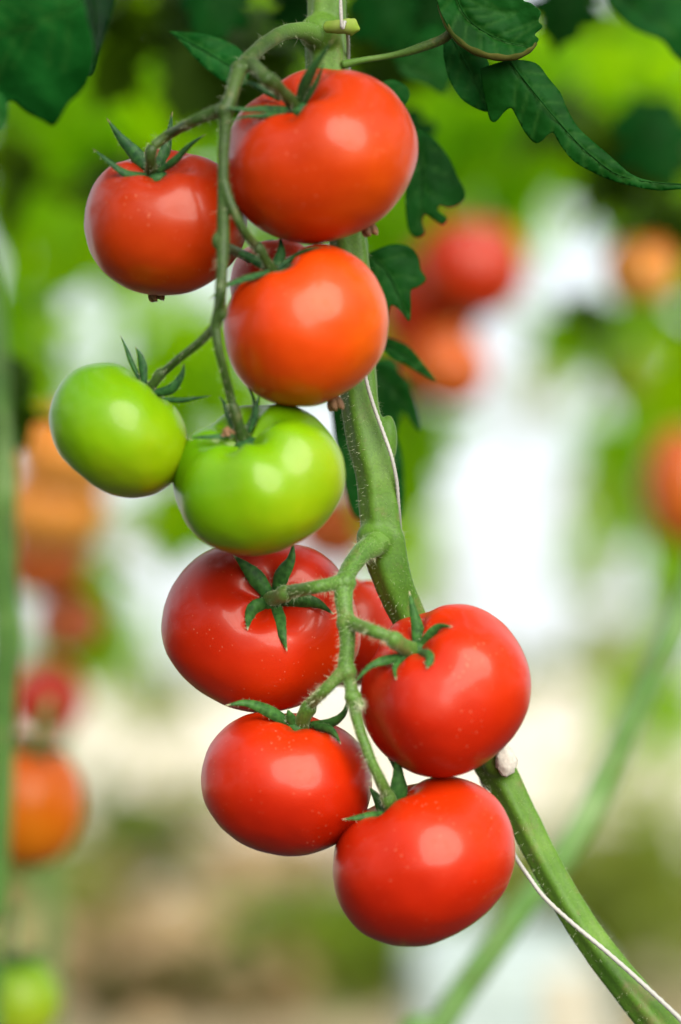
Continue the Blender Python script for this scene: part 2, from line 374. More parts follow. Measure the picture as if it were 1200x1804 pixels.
LABELS = {
 't1': 'large topmost orange-red tomato hanging in front of the main stem',
 't2': 'red tomato left of the upper truss with spread sepals and dry tip below',
 't3': 'glossy orange tomato below the topmost one, resting on a green tomato',
 't4': 'smaller green tomato at the left end of the upper truss',
 't5': 'larger lime green tomato under the orange one, with wrinkled stem hollow',
 't6': 'deep red tomato facing forward with star calyx, below the lime green tomato',
 't7': 'red tomato in front of the slanting stem, right of the lower truss',
 't8': 'red tomato at the lower left of the lower truss, grey gleam at left',
 't9': 'lowest red tomato of the lower truss, tilted, with upright green sepal',
 't10': 'dark red tomato mostly hidden behind the lower truss stalk',
 't11': 'dark red tomato mostly hidden behind the glossy orange one',
}
def ribbon(P, width, thick=0.0005, roll=0.0, curl=0.25, n=7, prof=None, twist=0.0):
    """P camera-frame points; a thick, folded, tapering blade facing the lens, rolled by 'roll'."""
    S = [Vector(p) for p in crom([tuple(p) for p in P], n)]; m = len(S)
    V, F, A = [], [], []
    X = (-1.0, -0.5, 0.0, 0.5, 1.0)
    for i, p in enumerate(S):
        t = (S[min(i + 1, m - 1)] - S[max(i - 1, 0)]).normalized(); f = i / (m - 1)
        side = t.cross(Vector((0, 1, 0)))
        side = side.normalized() if side.length > 1e-4 else Vector((1, 0, 0))
        side = Quaternion(t, roll + twist * f) @ side
        nor = side.cross(t); 
        wv = width * 0.5 * (prof(f) if prof else (0.62 + 0.38 * math.sin(min(1, f / 0.45) * math.pi / 2)) * (1 - max(0, (f - 0.25) / 0.75) ** 1.25) + 0.02)
        wv *= 1 + 0.08 * noise.noise(Vector((f * 9, width * 900, roll)))
        for x in X:
            lift = curl * wv * (x * x)
            V.append(p + side * (x * wv) + nor * lift)
        for x in X[::-1]:
            lift = curl * wv * (x * x); th = thick * (1 - 0.5 * x * x) * (1 - 0.6 * f)
            V.append(p + side * (x * wv * 0.97) + nor * (lift - th) )
        A += [f] * 10
    for i in range(m - 1):
        for j in range(10):
            k = (j + 1) % 10; F.append((i * 10 + j, i * 10 + k, (i + 1) * 10 + k, (i + 1) * 10 + j))
    F.append(tuple(range(10))[::-1]); F.append(tuple((m - 1) * 10 + j for j in range(10)))
    return V, F, A

def hairs(samples, count, seed, lo=0.0008, hi=0.0028, wid=0.00006):
    rnd = random.Random(seed); V, F = [], []
    for _ in range(count):
        p, d, t = rnd.choice(samples)
        dd = (d + Vector((rnd.gauss(0, .3), rnd.gauss(0, .3), rnd.gauss(0, .3)))).normalized()
        p = p + t * rnd.uniform(-0.0012, 0.0012) - d * 0.0006
        l = rnd.uniform(lo, hi) * (1.7 if rnd.random() < .2 else 1) + 0.0006
        a = dd.orthogonal().normalized(); c = dd.cross(a); tip = p + dd * l + Vector((0, 0, -0.12 * l))
        b = len(V)
        V += [p + a * wid, p - a * wid * .5 + c * wid * .87, p - a * wid * .5 - c * wid * .87, tip]
        F += [(b, b + 1, b + 3), (b + 1, b + 2, b + 3), (b + 2, b, b + 3)]
    return V, F

# sepals: (points px,py,depth in mm relative to the stem hollow, negative = nearer), width px, roll
SEP = {
 't1': [([(528, 180, -2), (540, 145, -10), (558, 112, -16), (590, 66, -22)], 24, .3), ([(538, 182, -2), (556, 150, -7), (566, 125, -10), (572, 105, -12)], 13, .8),
        ([(508, 190, -3), (465, 190, -10), (430, 192, -14), (386, 188, -18)], 17, .5), ([(505, 197, -3), (470, 204, -10), (432, 206, -13), (397, 216, -15)], 11, -.4),
        ([(495, 175, 2), (465, 158, 0), (440, 146, -2), (424, 147, -3)], 14, .2)],
 't2': [([(258, 308, -3), (222, 304, -8), (192, 284, -9), (163, 262, -9)], 17, .5), ([(260, 300, 1), (238, 272, 3), (212, 243, 4), (188, 208, 4)], 28, -.2),
        ([(276, 302, 2), (290, 272, 6), (299, 236, 8), (304, 196, 8)], 24, .4), ([(278, 304, -2), (308, 284, -6), (335, 256, -8), (363, 236, -8)], 16, .6)],
 't3': [([(475, 478, -2), (432, 490, -9), (396, 505, -15), (368, 530, -18)], 15, .5), ([(490, 474, 2), (515, 456, 4), (545, 440, 3), (584, 436, 0)], 12, .5),
        ([(487, 468, 5), (495, 445, 8), (494, 415, 10)], 22, 0), ([(476, 474, 3), (440, 452, 6), (402, 440, 8)], 20, .2), ([(480, 480, 6), (500, 470, 12), (520, 466, 16)], 14, 0)],
 't4': [([(246, 668, 2), (231, 635, 3), (222, 612, 4), (212, 590, 4)], 10, .2), ([(254, 676, 0), (251, 645, 0), (246, 625, 0), (239, 611, 0)], 17, -.2),
        ([(272, 694, -2), (302, 686, -5), (320, 662, -6), (325, 639, -6)], 20, .3), ([(285, 704, -2), (318, 706, -4), (345, 702, -5), (373, 697, -6)], 11, .4)],
 't5': [([(428, 764, 2), (447, 735, 3), (447, 702, 4), (428, 667, 4)], 12, .5), ([(438, 762, 1), (448, 735, 0), (453, 712, 0), (459, 687, 0)], 12, -.3),
        ([(414, 760, 2), (402, 728, 3), (395, 710, 4), (386, 697, 4)], 13, .4), ([(412, 766, -3), (385, 768, -6), (352, 770, -6), (332, 772, -5)], 12, .6)],
 't6': [([(474, 1048, -2), (452, 1018, -4), (432, 997, -5), (411, 978, -6)], 33, .15), ([(486, 1042, -2), (496, 1012, -5), (512, 985, -6), (517, 953, -4)], 31, -.3),
        ([(495, 1060, -3), (533, 1058, -6), (562, 1065, -7), (589, 1083, -6)], 29, .2), ([(484, 1063, -3), (490, 1092, -5), (497, 1120, -5), (506, 1148, -3)], 29, .25),
        ([(472, 1062, -3), (450, 1072, -6), (440, 1086, -7), (436, 1111, -5)], 30, -.3)],
 't7': [([(736, 1142, 1), (737, 1110, 1), (728, 1072, 1), (721, 1041, 2)], 25, .2), ([(740, 1146, -1), (758, 1120, -5), (774, 1104, -7), (798, 1104, -8)], 21, .3),
        ([(736, 1154, -2), (752, 1158, -5), (756, 1166, -6), (752, 1178, -6)], 28, .1), ([(728, 1156, -3), (706, 1166, -7), (697, 1180, -8), (698, 1198, -7)], 20, -.3),
        ([(720, 1156, -3), (680, 1162, -10), (650, 1175, -13), (620, 1208, -14)], 19, .4)],
 't8': [([(512, 1274, -1), (474, 1252, -6), (434, 1238, -10), (396, 1243, -12)], 25, .4), ([(517, 1276, -3), (511, 1262, -5), (507, 1249, -6)], 20, 0),
        ([(545, 1278, -2), (582, 1275, -6), (607, 1256, -9), (613, 1226, -10)], 20, .3), ([(552, 1280, -3), (578, 1285, -9), (590, 1294, -12), (601, 1311, -13)], 18, .3)],
 't9': [([(704, 1428, -3), (703, 1395, -6), (702, 1360, -7), (697, 1318, -8)], 34, .2), ([(712, 1424, 1), (712, 1385, 0), (694, 1345, -1), (671, 1316, -2)], 18, .6),
        ([(686, 1434, -4), (655, 1437, -9), (630, 1440, -11), (602, 1444, -12)], 19, .4), ([(682, 1432, 2), (668, 1410, 4), (650, 1385, 4)], 26, .2)],
 't10': [([(612, 1040, -2), (590, 1030, -4), (575, 1020, -4)], 14, .2)],
 't11': [([(480, 440, -2), (455, 432, -6), (440, 436, -8)], 12, .2)],
}
# pedicels: distal piece from the swollen joint to the fruit (px, py, depth in mm relative to hollow, radius px)
PED = {
 't1': [(466, 134, -19, 13), (476, 143, -16, 15), (490, 156, -11, 13), (510, 175, -4, 12), (524, 188, 2, 15)],
 't2': [(270, 258, -8, 9), (266, 268, -8, 11), (266, 285, -6, 9), (268, 306, 2, 14)],
 't3': [(448, 430, -6, 8), (457, 440, -5, 10), (468, 458, -3, 8), (480, 480, 2, 12)],
 't4': [(290, 654, -3, 7.5), (282, 660, -3, 10), (272, 674, -2, 8.5), (258, 692, 2, 12)],
 't5': [(408, 710, -4, 8), (413, 722, -4, 10), (420, 745, -3, 9.5), (427, 772, 1, 13)],
 't6': [(512, 1042, -15, 12), (502, 1046, -14, 16), (490, 1052, -9, 13), (476, 1056, 1, 17)],
 't7': [(684, 1122, -14, 11), (695, 1128, -12, 16), (710, 1138, -7, 14), (732, 1149, 1, 17)],
 't8': [(549, 1238, -8, 11), (543, 1247, -7, 15), (536, 1262, -5, 13), (530, 1284, 2, 16)],
 't9': [(680, 1396, -7, 11), (685, 1408, -6, 14), (689, 1424, -4, 12), (692, 1446, 2, 14)],
 't10': [(612, 1010, -2, 8), (612, 1030, 0, 8)],
 't11': [(430, 448, -6, 8), (462, 470, -2, 8), (478, 452, 1, 8)],
}
UPPER = ('t1', 't2', 't3', 't4', 't5', 't11')
for k, s in SPEC.items():
    f = FR[k]; up = k in UPPER
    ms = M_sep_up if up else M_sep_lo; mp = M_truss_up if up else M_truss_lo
    root = empty('tomato', Wd(f['c']))
    tag(root, LABELS[k], 'tomato', 'tomatoes of the upper truss' if up else 'tomatoes of the lower truss')
    cA = SPEC[k]['mat']; d = f['dia'] * 0.4
    fm = fruit_mat('tomato_skin_' + k, cA[0], cA[1], cA[2], CR @ Vector(s['cax']), -d, d * 1.35, s['mrough'], .1 if cA is GRN else .24, seed=s['kw']['seed'])
    build('fruit', [Wd(v) for v in f['V']], f['F'], fm, root)
    td = f['top'].y
    # calyx hub with one mesh per sepal
    hub, hf, _ = tube([Wd(f['top'] - f['ax'] * .002), Wd(f['top'] + f['ax'] * .0015), Wd(f['top'] + f['ax'] * .003)], [.0042, .0045, .0028], 14, wob=.2, seed=3)
    cal = build('calyx', hub, hf, ms, root)
    hs = []
    for P, wd, roll in SEP[k]:
        pts = []
        for i, (px, py, mm) in enumerate(P):
            y = td + mm / 1000; h = hit(k, px, py)
            if h is not None and i > 0: y = min(y, h - 0.0016)
            pts.append(Cm(px, py, y))
        V, F, A = ribbon(pts, wd * K(td), roll=roll, curl=.35)
        build('sepal', [Wd(v) for v in V], F, ms, cal, attr=A)
        for i in range(0, len(V) - 10, 10): hs += [(Wd(V[i]), (Wd(V[i]) - Wd(V[i + 4])).normalized(), Vector((0, 0, .3))), (Wd(V[i + 4]), (Wd(V[i + 4]) - Wd(V[i])).normalized(), Vector((0, 0, .3)))]
    hv, hf = hairs(hs, 150, 9, .0003, .0011); tag(build('calyx_hair', hv, hf, M_hair, cal, smooth=False), kind='stuff')
    P = [(px, py, td + mm / 1000, r) for px, py, mm, r in PED[k]]
    pts, rad = path_px(P, 7); V, F, S = tube(pts, rad, 16, wob=.12, seed=sum(map(ord, k)))
    pd = build('pedicel', V, F, mp, root)
    hv, hf = hairs(S, 90, 7, .0006, .0016)
    tag(build('stalk_hair', hv, hf, M_hair, pd, smooth=False), kind='stuff')
    # dry blossom scar at the far pole where it shows
    if k in ('t1', 't2', 't3'):
        rnd = random.Random(5 + len(k)); b = Cm(*{'t1': (652, 404), 't2': (276, 519), 't3': (592, 711)}[k], f['c'].y + .004); V, F = [], []
        for q in range(5):
            a = q * 1.256 + rnd.uniform(-.4, .4)
            fa = Vector((-.25, 0, 1)).normalized(); o1 = Quaternion(fa, a) @ fa.orthogonal().normalized()
            P3 = [b + fa * .003 + o1 * .001, b - fa * .0015 + o1 * .0022, b - fa * rnd.uniform(.001, .0035) + o1 * rnd.uniform(.001, .0035)]
            v, fc, _ = ribbon(P3, .0035, roll=rnd.uniform(-1, 1), curl=.6, n=4)
            bl = len(V); V += v; F += [tuple(i + bl for i in x) for x in fc]
        build('blossom_scar', [Wd(v) for v in V], F, M_dry, root)
    if k == 't5':
        pts = [Cm(x, y, td + z / 1000) for x, y, z in ((412, 764, -3), (402, 758, -5), (395, 764, -6), (388, 770, -6))]
        V, F, A = ribbon(pts, .0045, roll=.5, curl=.7)
        V = [v + Vector((noise.noise(v * 900), noise.noise(v * 900 + Vector((5, 0, 0))), noise.noise(v * 900 + Vector((0, 5, 0))))) * .0012 for v in V]
        tag(build('dry_sepal', [Wd(v) for v in V], F, M_dry, cal), 'shrivelled brown sepal')

# ------------------------------------------------------------------ the plant that carries them
BASE = At(1560, 4350, D0 + .14); BASE.z = 0
plant = empty('tomato_plant', BASE)
tag(plant, 'tomato plant in focus with thick green stem slanting to the lower right', 'plant')
STEM = [(570, -900, .03, 26), (574, -300, .03, 30), (577, 0, .03, 33), (577, 110, .03, 36), (592, 260, .026, 34), (616, 430, .022, 33), (626, 570, .02, 33), (636, 713, .016, 33),
        (650, 775, .014, 37), (663, 833, .012, 35), (672, 926, .012, 35), (676, 955, .012, 38), (692, 1019, .014, 34), (722, 1090, .02, 30), (780, 1200, .028, 29), (840, 1300, .03, 30),
        (872, 1352, .03, 33), (900, 1400, .03, 29), (972, 1541, .028, 27), (1050, 1667, .026, 28), (1158, 1804, .024, 32), (1290, 1990, .03, 33), (1500, 2500, .06, 34), (1600, 3300, .1, 34)]
spts, srad = path_px(STEM, 7)
end = BASE.copy(); l0 = spts[-1]
for i in range(1, 7): spts.append(l0.lerp(end, i / 6)); srad.append(srad[-1])
rg = lambda a, t: 0.085 * math.cos(5 * a + 1.3 + t * 4) + 0.025 * math.cos(3 * a + 2 + t * 7)
SV, SF, SS = tube(spts, srad, 40, ridge=rg, wob=.05)
# swollen nodes
def ball(c, r, sx=(1, 1, 1), seg=14):
    bm = bmesh.new(); bmesh.ops.create_uvsphere(bm, u_segments=seg, v_segments=seg // 2 + 2, radius=1)
    V = [Vector((v.co.x * r * sx[0], v.co.y * r * sx[1], v.co.z * r * sx[2])) + c for v in bm.verts]
    F = [tuple(v.index for v in f.verts) for f in bm.faces]; bm.free(); return V, F
nod = [ball(At(684, 775, D0 + .014), .0058, (.7, 1, 1.9)), ball(At(662, 948, D0 + .008), .0078, (1.1, .9, 1)), ball(At(565, 58, D0 + .024), .0085, (1.15, 1, 1)), ball(At(880, 1345, D0 + .022), .0058, (1.3, 1, 1.1))]
def remesh(o, vox, it):
    m = o.modifiers.new('remesh', 'REMESH'); m.mode = 'VOXEL'; m.voxel_size = vox; m.use_smooth_shade = True
    s = o.modifiers.new('smooth', 'SMOOTH'); s.factor = .5; s.iterations = it
for q in ([(586, 84, .034, 24), (572, 72, .03, 23), (552, 61, .017, 19.5), (536, 56, .009, 15)], [(690, 948, .022, 26), (676, 952, .012, 25.5), (656, 961, .0, 22.5), (644, 970, -.005, 19)]):
    a_, b_ = path_px(q, 6); v_, f_, _ = tube(a_, b_, 18); nod.append((v_, f_))
V, F = merge([(SV, SF)] + nod)
stem = build('main_stem', V, F, M_stem, plant); remesh(stem, .0009, 7)
vis = [x for x in SS if -.2 < x[0].z - HC + 0.0 < .32]
hv, hf = hairs([x for x in SS if abs(x[0].x) < .16], 3000, 3, .0008, .0022)
tag(build('stem_hair', hv, hf, M_hair, stem, smooth=False), kind='stuff')
# corky white leaf scar and the snapped leaf base at the top
sv, sf = ball(At(891, 1341, D0 + .014), .0047, (.95, .7, 1.4), 20)
sv = [v + Vector((noise.noise(v * 420), noise.noise(v * 420 + Vector((9, 0, 0))), noise.noise(v * 420 + Vector((0, 9, 0))))) * .0014 for v in sv]
tag(build('leaf_scar', sv, sf, M_scar, stem), 'white corky scar of a removed leaf')
M_stub = leaf_mat('pale_stub', (0.2, 0.32, 0.03), (0.42, 0.46, 0.16), (.3, .4, .05), .3)
V, F, A = ribbon([Cm(x, y, z) for x, y, z in ((572, 48, .012), (592, 48, .008), (615, 48, .006), (634, 52, .006))], .0066, roll=.3, curl=.5, thick=.0012, prof=lambda f: .75 + .5 * f - (1.1 * max(0, f - .8) / .2 if f > .8 else 0))
tag(build('leaf_stub', [Wd(v) for v in V], F, M_stub, stem), 'pale torn stub of a removed leaf')

def truss(segs, nodes, mt, nh, seed, vox):
    L_, S_ = [], []
    for P in segs:
        pts, rad = path_px(P, 8); V, F, S = tube(pts, rad, 16, wob=.1, seed=seed); L_.append((V, F)); S_ += S
    for c, r, s in nodes: L_.append(ball(c, r, s))
    V, F = merge(L_); o = build('truss_stem', V, F, mt, plant); remesh(o, vox, 3)
    hv, hf = hairs(S_, nh, seed, .0007, .0024)
    tag(build('truss_hair', hv, hf, M_hair, o, smooth=False), kind='stuff'); return o
def dp(k, mm): return FR[k]['top'].y + mm / 1000
up = [
 [(584, 84, .034, 24), (572, 70, .03, 22), (552, 60, .016, 18.5), (528, 54, .004, 15), (500, 58, -.008, 13.5), (466, 78, -.024, 13.5), (436, 106, -.042, 13.5), (419, 132, -.052, 13), (408, 166, -.058, 12.5), (399, 196, -.06, 13), (395, 245, -.06, 11),
  (393, 300, -.06, 10), (393, 360, -.06, 11), (393, 422, -.06, 12), (391, 480, -.062, 10.5), (388, 535, -.062, 11), (381, 574, -.060, 11)],
 [(430, 110, -.046, 13), (447, 116, -.05, 12.5), (468, 136, dp('t1', -18), 12)],
 [(402, 190, -.06, 12), (375, 198, -.056, 10.5), (335, 216, -.052, 9.5), (300, 236, dp('t2', -9), 9), (270, 258, dp('t2', -8), 9)],
 [(394, 318, -.06, 9), (404, 352, -.062, 8), (418, 385, -.062, 8), (436, 416, -.058, 8), (450, 432, dp('t3', -6), 8)],
 [(392, 432, -.058, 9), (412, 441, -.04, 9), (440, 455, -.01, 9)],
 [(382, 572, -.06, 9), (352, 603, -.05, 8), (318, 630, -.042, 7.5), (289, 655, dp('t4', -3), 7.5)],
 [(380, 574, -.06, 10), (386, 615, -.06, 8.5), (395, 655, -.056, 8), (404, 690, -.05, 8), (409, 712, dp('t5', -4), 8)],
 [(388, 540, -.064, 7), (394, 515, -.068, 5), (392, 500, -.069, 3)],
]
un = [(At(383, 424, D0 - .06), .0024, (1, 1, 1.5)), (At(421, 122, D0 - .05), .0036, (1, 1, 1)), (At(396, 196, D0 - .06), .0036, (1, 1, 1.1)), (At(391, 548, D0 - .062), .0024, (1, 1, 1.8))]
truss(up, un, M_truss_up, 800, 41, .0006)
lo = [
 [(690, 948, .022, 26), (676, 952, .012, 25), (656, 961, .0, 22), (634, 978, -.009, 18.5), (616, 1003, -.016, 17), (606, 1032, -.022, 17), (606, 1065, -.026, 15.5), (611, 1100, -.028, 16), (612, 1140, -.030, 14), (609, 1175, -.031, 14), (612, 1192, -.031, 13)],
 [(608, 1022, -.02, 13), (585, 1029, -.026, 12.5), (555, 1035, -.031, 12), (511, 1042, dp('t6', -15), 12)],
 [(609, 1092, -.028, 13), (632, 1102, -.034, 12), (660, 1112, dp('t7', -14), 11.5), (686, 1122, dp('t7', -14), 11)],
 [(610, 1176, -.031, 12), (592, 1196, -.032, 11.5), (568, 1220, -.03, 11), (548, 1239, dp('t8', -8), 11)],
 [(612, 1188, -.031, 12), (619, 1215, -.032, 12), (624, 1245, -.033, 11), (634, 1285, -.034, 10), (652, 1335, -.036, 10), (668, 1370, -.034, 10), (681, 1398, dp('t9', -7), 11)],
 [(627, 1244, -.033, 9), (634, 1240, -.036, 8), (637, 1240, -.037, 5)],
]
ln = [(At(608, 1026, D0 - .022), .0048, (1, 1, 1)), (At(611, 1098, D0 - .028), .0046, (1, 1, 1)), (At(611, 1184, D0 - .031), .0043, (1, 1, 1)), (At(622, 1228, D0 - .033), .0034, (1.1, 1, 1))]
truss(lo, ln, M_truss_lo, 3200, 43, .0006)

# ------------------------------------------------------------------ leaves of the plant
def leaf(poly, rib, depth, mt, bend=(0, 0), puff=.0006, cup=0.0, tilt=(0, 0), name='leaf', parent=None, step=1.3, thick=.0005, vein=.0005, lat=True, label=None):
    """outline and midrib in photograph pixels at 'depth'; blade curved in depth, grooved along its veins."""
    O = [p for p in crom([p for p in poly] + [poly[0]], 4)][:-1]
    k = K(depth); cx = sum(p[0] for p in O) / len(O); cy = sum(p[1] for p in O) / len(O)
    pts = [Vector(((p[0] - cx) * k, -(p[1] - cy) * k)) for p in O]; nb = len(pts)
    x0, x1 = min(p.x for p in pts), max(p.x for p in pts); y0, y1 = min(p.y for p in pts), max(p.y for p in pts)
    st = step / 1000; rnd = random.Random(int(cx * 7 + cy))
    def inside(x, y):
        c = False; j = nb - 1
        for i in range(nb):
            if (pts[i].y > y) != (pts[j].y > y) and x < (pts[j].x - pts[i].x) * (y - pts[i].y) / (pts[j].y - pts[i].y) + pts[i].x: c = not c
            j = i
        return c
    ins = []; yy = y0
    while yy < y1:
        xx = x0
        while xx < x1:
            q = (xx + rnd.uniform(-.25, .25) * st, yy + rnd.uniform(-.25, .25) * st)
            if inside(*q): ins.append(Vector(q))
            xx += st
        yy += st
    V2, E2, F2, *_ = delaunay_2d_cdt(pts + ins, [], [list(range(nb))], 1, 1e-6)
    mr = [Vector(((p[0] - cx) * k, -(p[1] - cy) * k)) for p in crom(rib, 6)]
    segs = [(mr[i], mr[i + 1], 1.0) for i in range(len(mr) - 1)]
    if lat:
        i = 1
        tot = sum((b - a).length for a, b, _ in segs); ll = max(.008, tot * .35)
        for i in range(2, len(mr) - 1, 3):
            t = (mr[i + 1] - mr[i]).normalized(); nn = Vector((-t.y, t.x))
            for sgn in (1, -1): ja = rnd.uniform(.5, 1.1); segs.append((mr[i], mr[i] + (t * ja + nn * sgn) * ll * rnd.uniform(.7, 1.1), .6))
    def sd_(p, a, b):
        ab = b - a; t = max(0, min(1, (p - a).dot(ab) / max(1e-12, ab.dot(ab)))); return (p - a - ab * t).length
    L2 = max(x1 - x0, y1 - y0) / 2
    V = []; AV = []
    for p in V2:
        vv = 0
        dm = min(sd_(p, a, b) for a, b, wgt in segs[:len(mr) - 1])
        z = bend[0] * (p.x / L2) ** 2 + bend[1] * (p.y / L2) ** 2 + cup * dm + tilt[0] * p.x + tilt[1] * p.y
        z += .0018 * noise.noise(Vector((p.x, p.y, depth)) * 70) + .6 * puff * noise.noise(Vector((p.x, p.y, depth)) * 260)
        for a, b, wgt in segs:
            dv = sd_(p, a, b)
            if dv < .004: z += vein * wgt * math.exp(-(dv / .0011) ** 2); vv = max(vv, wgt * math.exp(-(dv / .0007) ** 2))
        AV.append(vv); V.append(Vector((p.x + (cx - 600) * k, depth + z, p.y - (cy - 902) * k)))
    o = build(name, [Wd(v) for v in V], [tuple(f) for f in F2], mt, parent or plant, attr=AV)
    s = o.modifiers.new('thickness', 'SOLIDIFY'); s.thickness = thick; s.offset = 0
    if label: o['label'] = label
    # raised midrib
    zf = lambda p: depth + tilt[0] * p.x + tilt[1] * p.y + bend[0] * (p.x / L2) ** 2 + bend[1] * (p.y / L2) ** 2 - .0002
    mp = [Wd(Vector((p.x + (cx - 600) * k, zf(p), p.y - (cy - 902) * k))) for p in mr]
    rr = [.00045 * (1 - .7 * i / (len(mp) - 1)) for i in range(len(mp))]
    v, f, _ = tube(mp, rr, 6); build('midrib', v, f, mt, o)
    return o
leaf([(-120, -60), (60, -70), (140, -10), (158, 40), (167, 90), (158, 135), (140, 160), (118, 178), (92, 213), (70, 205), (40, 190), (12, 170), (-10, 190), (-60, 160), (-140, 100)],
     [(150, 10), (90, 40), (20, 55), (-80, 70)], -.10, M_leaf, bend=(.006, .004), cup=.1, tilt=(-.3, -.4), label='broad dark leaf at the upper left corner', step=2)
leaf([(-40, 150), (0, 165), (14, 190), (8, 222), (-6, 232), (-40, 225)], [(-30, 160), (0, 195), (4, 224)], -.098, M_leaf, step=2)
leaf([(110, -60), (200, -50), (218, -10), (205, 35), (180, 80), (160, 120), (140, 110), (120, 40)], [(150, -50), (170, 20), (160, 110)], -.06, M_leaf, bend=(.004, .0), tilt=(-2.2, -.5), step=2)
leaf([(296, 52), (330, 56), (370, 62), (405, 75), (428, 92), (440, 118), (430, 150), (408, 150), (385, 138), (362, 120), (340, 98), (318, 72)], [(300, 54), (350, 82), (400, 112), (432, 130)], .05, M_leaf, bend=(.003, .002), step=1.6)
L3 = leaf([(765, -40), (768, 0), (778, 30), (796, 62), (818, 84), (850, 100), (885, 104), (915, 98), (938, 84), (948, 72), (942, 62), (955, 50), (948, 38), (952, 24), (935, 8), (920, 0), (925, -30), (880, -60), (800, -60)],
     [(790, -60), (805, 0), (830, 40), (880, 70), (930, 84)], .0, M_leaf_mid, bend=(-.004, -.006), cup=-.05, puff=.0009, vein=.0007, step=1.1, label='broad toothed leaf with curled-under edge at top right')
V, F, A = ribbon([Cm(x, y, -.0035) for x, y in ((772, 8), (784, 42), (806, 72), (838, 93), (878, 103), (912, 101), (936, 88), (946, 76))], .0036, roll=.9, curl=.3, thick=.0004, prof=lambda f: .3 + .75 * math.sin(f * 3.1) ** .8 + .12 * math.sin(f * 47))
tag(build('curled_edge', [Wd(v) for v in V], F, M_leaf_under, L3), 'pale olive curled leaf edge')
leaf([(782, 62), (800, 58), (830, 70), (858, 100), (868, 150), (864, 192), (840, 190), (812, 172), (792, 140), (782, 100)], [(795, 62), (820, 110), (858, 180)], .022, M_leaf, bend=(.004, .002), step=1.5)
leaf([(848, 116), (852, 150), (860, 186), (866, 206), (876, 209), (890, 194), (902, 188), (912, 204), (928, 232), (944, 249), (956, 246), (966, 236), (976, 234), (986, 252), (1010, 282), (1040, 300), (1080, 317), (1120, 328), (1160, 334), (1210, 331),
      (1260, 330), (1260, 322), (1205, 322), (1150, 318), (1112, 306), (1082, 280), (1050, 252), (1018, 222), (1000, 190), (988, 160), (968, 136), (944, 108), (900, 104)],
     [(900, 108), (940, 160), (985, 215), (1040, 272), (1110, 314), (1255, 326)], .004, M_leaf_mid, bend=(.003, .004), cup=.35, vein=.0006, step=1.2, label='long toothed leaf with drawn-out tip curving to the right edge')
leaf([(735, 224), (762, 240), (790, 275), (806, 310), (820, 340), (812, 358), (792, 366), (776, 362), (772, 372), (788, 384), (780, 396), (762, 386), (750, 378), (744, 390), (749, 410), (736, 418), (722, 408), (716, 380), (714, 340), (720, 280)],
     [(728, 230), (745, 300), (742, 405)], .075, M_leaf_mid, bend=(.005, .003), step=1.8)
leaf([(650, 445), (690, 430), (722, 434), (738, 452), (742, 474), (751, 492), (735, 506), (724, 512), (724, 540), (721, 566), (706, 548), (692, 538), (686, 548), (680, 590), (668, 620), (650, 600), (640, 520)],
     [(655, 450), (690, 490), (718, 560)], .055, M_leaf_mid, bend=(.004, .002), step=1.6)
leaf([(670, 592), (695, 598), (722, 612), (745, 638), (769, 670), (748, 662), (720, 646), (690, 628), (670, 612)], [(672, 600), (715, 626), (766, 668)], .085, M_leaf_mid, step=1.8)
leaf([(645, 640), (680, 640), (710, 662), (726, 695), (738, 730), (741, 760), (728, 748), (714, 726), (704, 722), (702, 750), (690, 780), (665, 760), (650, 700)], [(660, 650), (700, 690), (738, 752)], .12, M_leaf_mid, step=1.8)
leaf([(580, 700), (625, 705), (680, 740), (705, 790), (713, 860), (711, 905), (700, 918), (670, 910), (640, 918), (620, 905), (604, 850), (590, 780)], [(620, 705), (660, 800), (700, 910)], .12, M_leaf_mid, bend=(.004, .003), step=1.8)
leaf([(1055, -50), (1072, 0), (1090, 26), (1112, 48), (1140, 62), (1168, 74), (1196, 104), (1240, 120), (1290, 60), (1260, -60)], [(1080, -40), (1130, 20), (1250, 100)], .16, M_leaf, bend=(.006, .004), step=2.4)
leaf([(690, 100), (730, 92), (775, 105), (790, 140), (780, 166), (750, 150), (712, 135)], [(695, 108), (740, 125), (780, 160)], .16, M_leaf_mid, step=2.4)
leaf([(660, 150), (690, 140), (716, 152), (722, 172), (706, 190), (680, 180)], [(665, 155), (690, 165), (706, 186)], .05, M_leaf, step=1.8)
GEN = [(0, 0), (.12, .1), (.3, .16), (.36, .3), (.28, .38), (.42, .48), (.4, .62), (.26, .66), (.24, .8), (.1, .9), (0, 1.05), (-.1, .9), (-.24, .8), (-.28, .66), (-.42, .6), (-.4, .46), (-.26, .38), (-.36, .28), (-.28, .14), (-.1, .08)]
def leaf_at(px, py, sc, rot, depth, mt):
    c_, s_ = math.cos(rot), math.sin(rot); tr_ = lambda q: (px + sc * (q[0] * c_ - q[1] * s_), py + sc * (q[0] * s_ + q[1] * c_))
    return leaf([tr_(q) for q in GEN], [tr_((0, y)) for y in (.02, .35, .7, 1.0)], depth, mt, bend=(.008, .006), cup=.15, step=2.6)
for q in ((640, -40, 150, -.5, .26, M_leaf), (800, -50, 170, .6, .3, M_leaf_mid), (400, -60, 150, .3, .24, M_leaf), (520, -60, 150, -.2, .3, M_leaf_mid), (690, 190, 120, -.6, .28, M_leaf_mid), (640, 620, 150, -.35, .22, M_leaf_mid), (720, 60, 130, -1.0, .22, M_leaf), (330, -50, 120, -.7, .3, M_leaf), (1120, 170, 170, -.4, .4, M_leaf), (1010, -60, 150, .2, .35, M_leaf_mid)): leaf_at(*q)
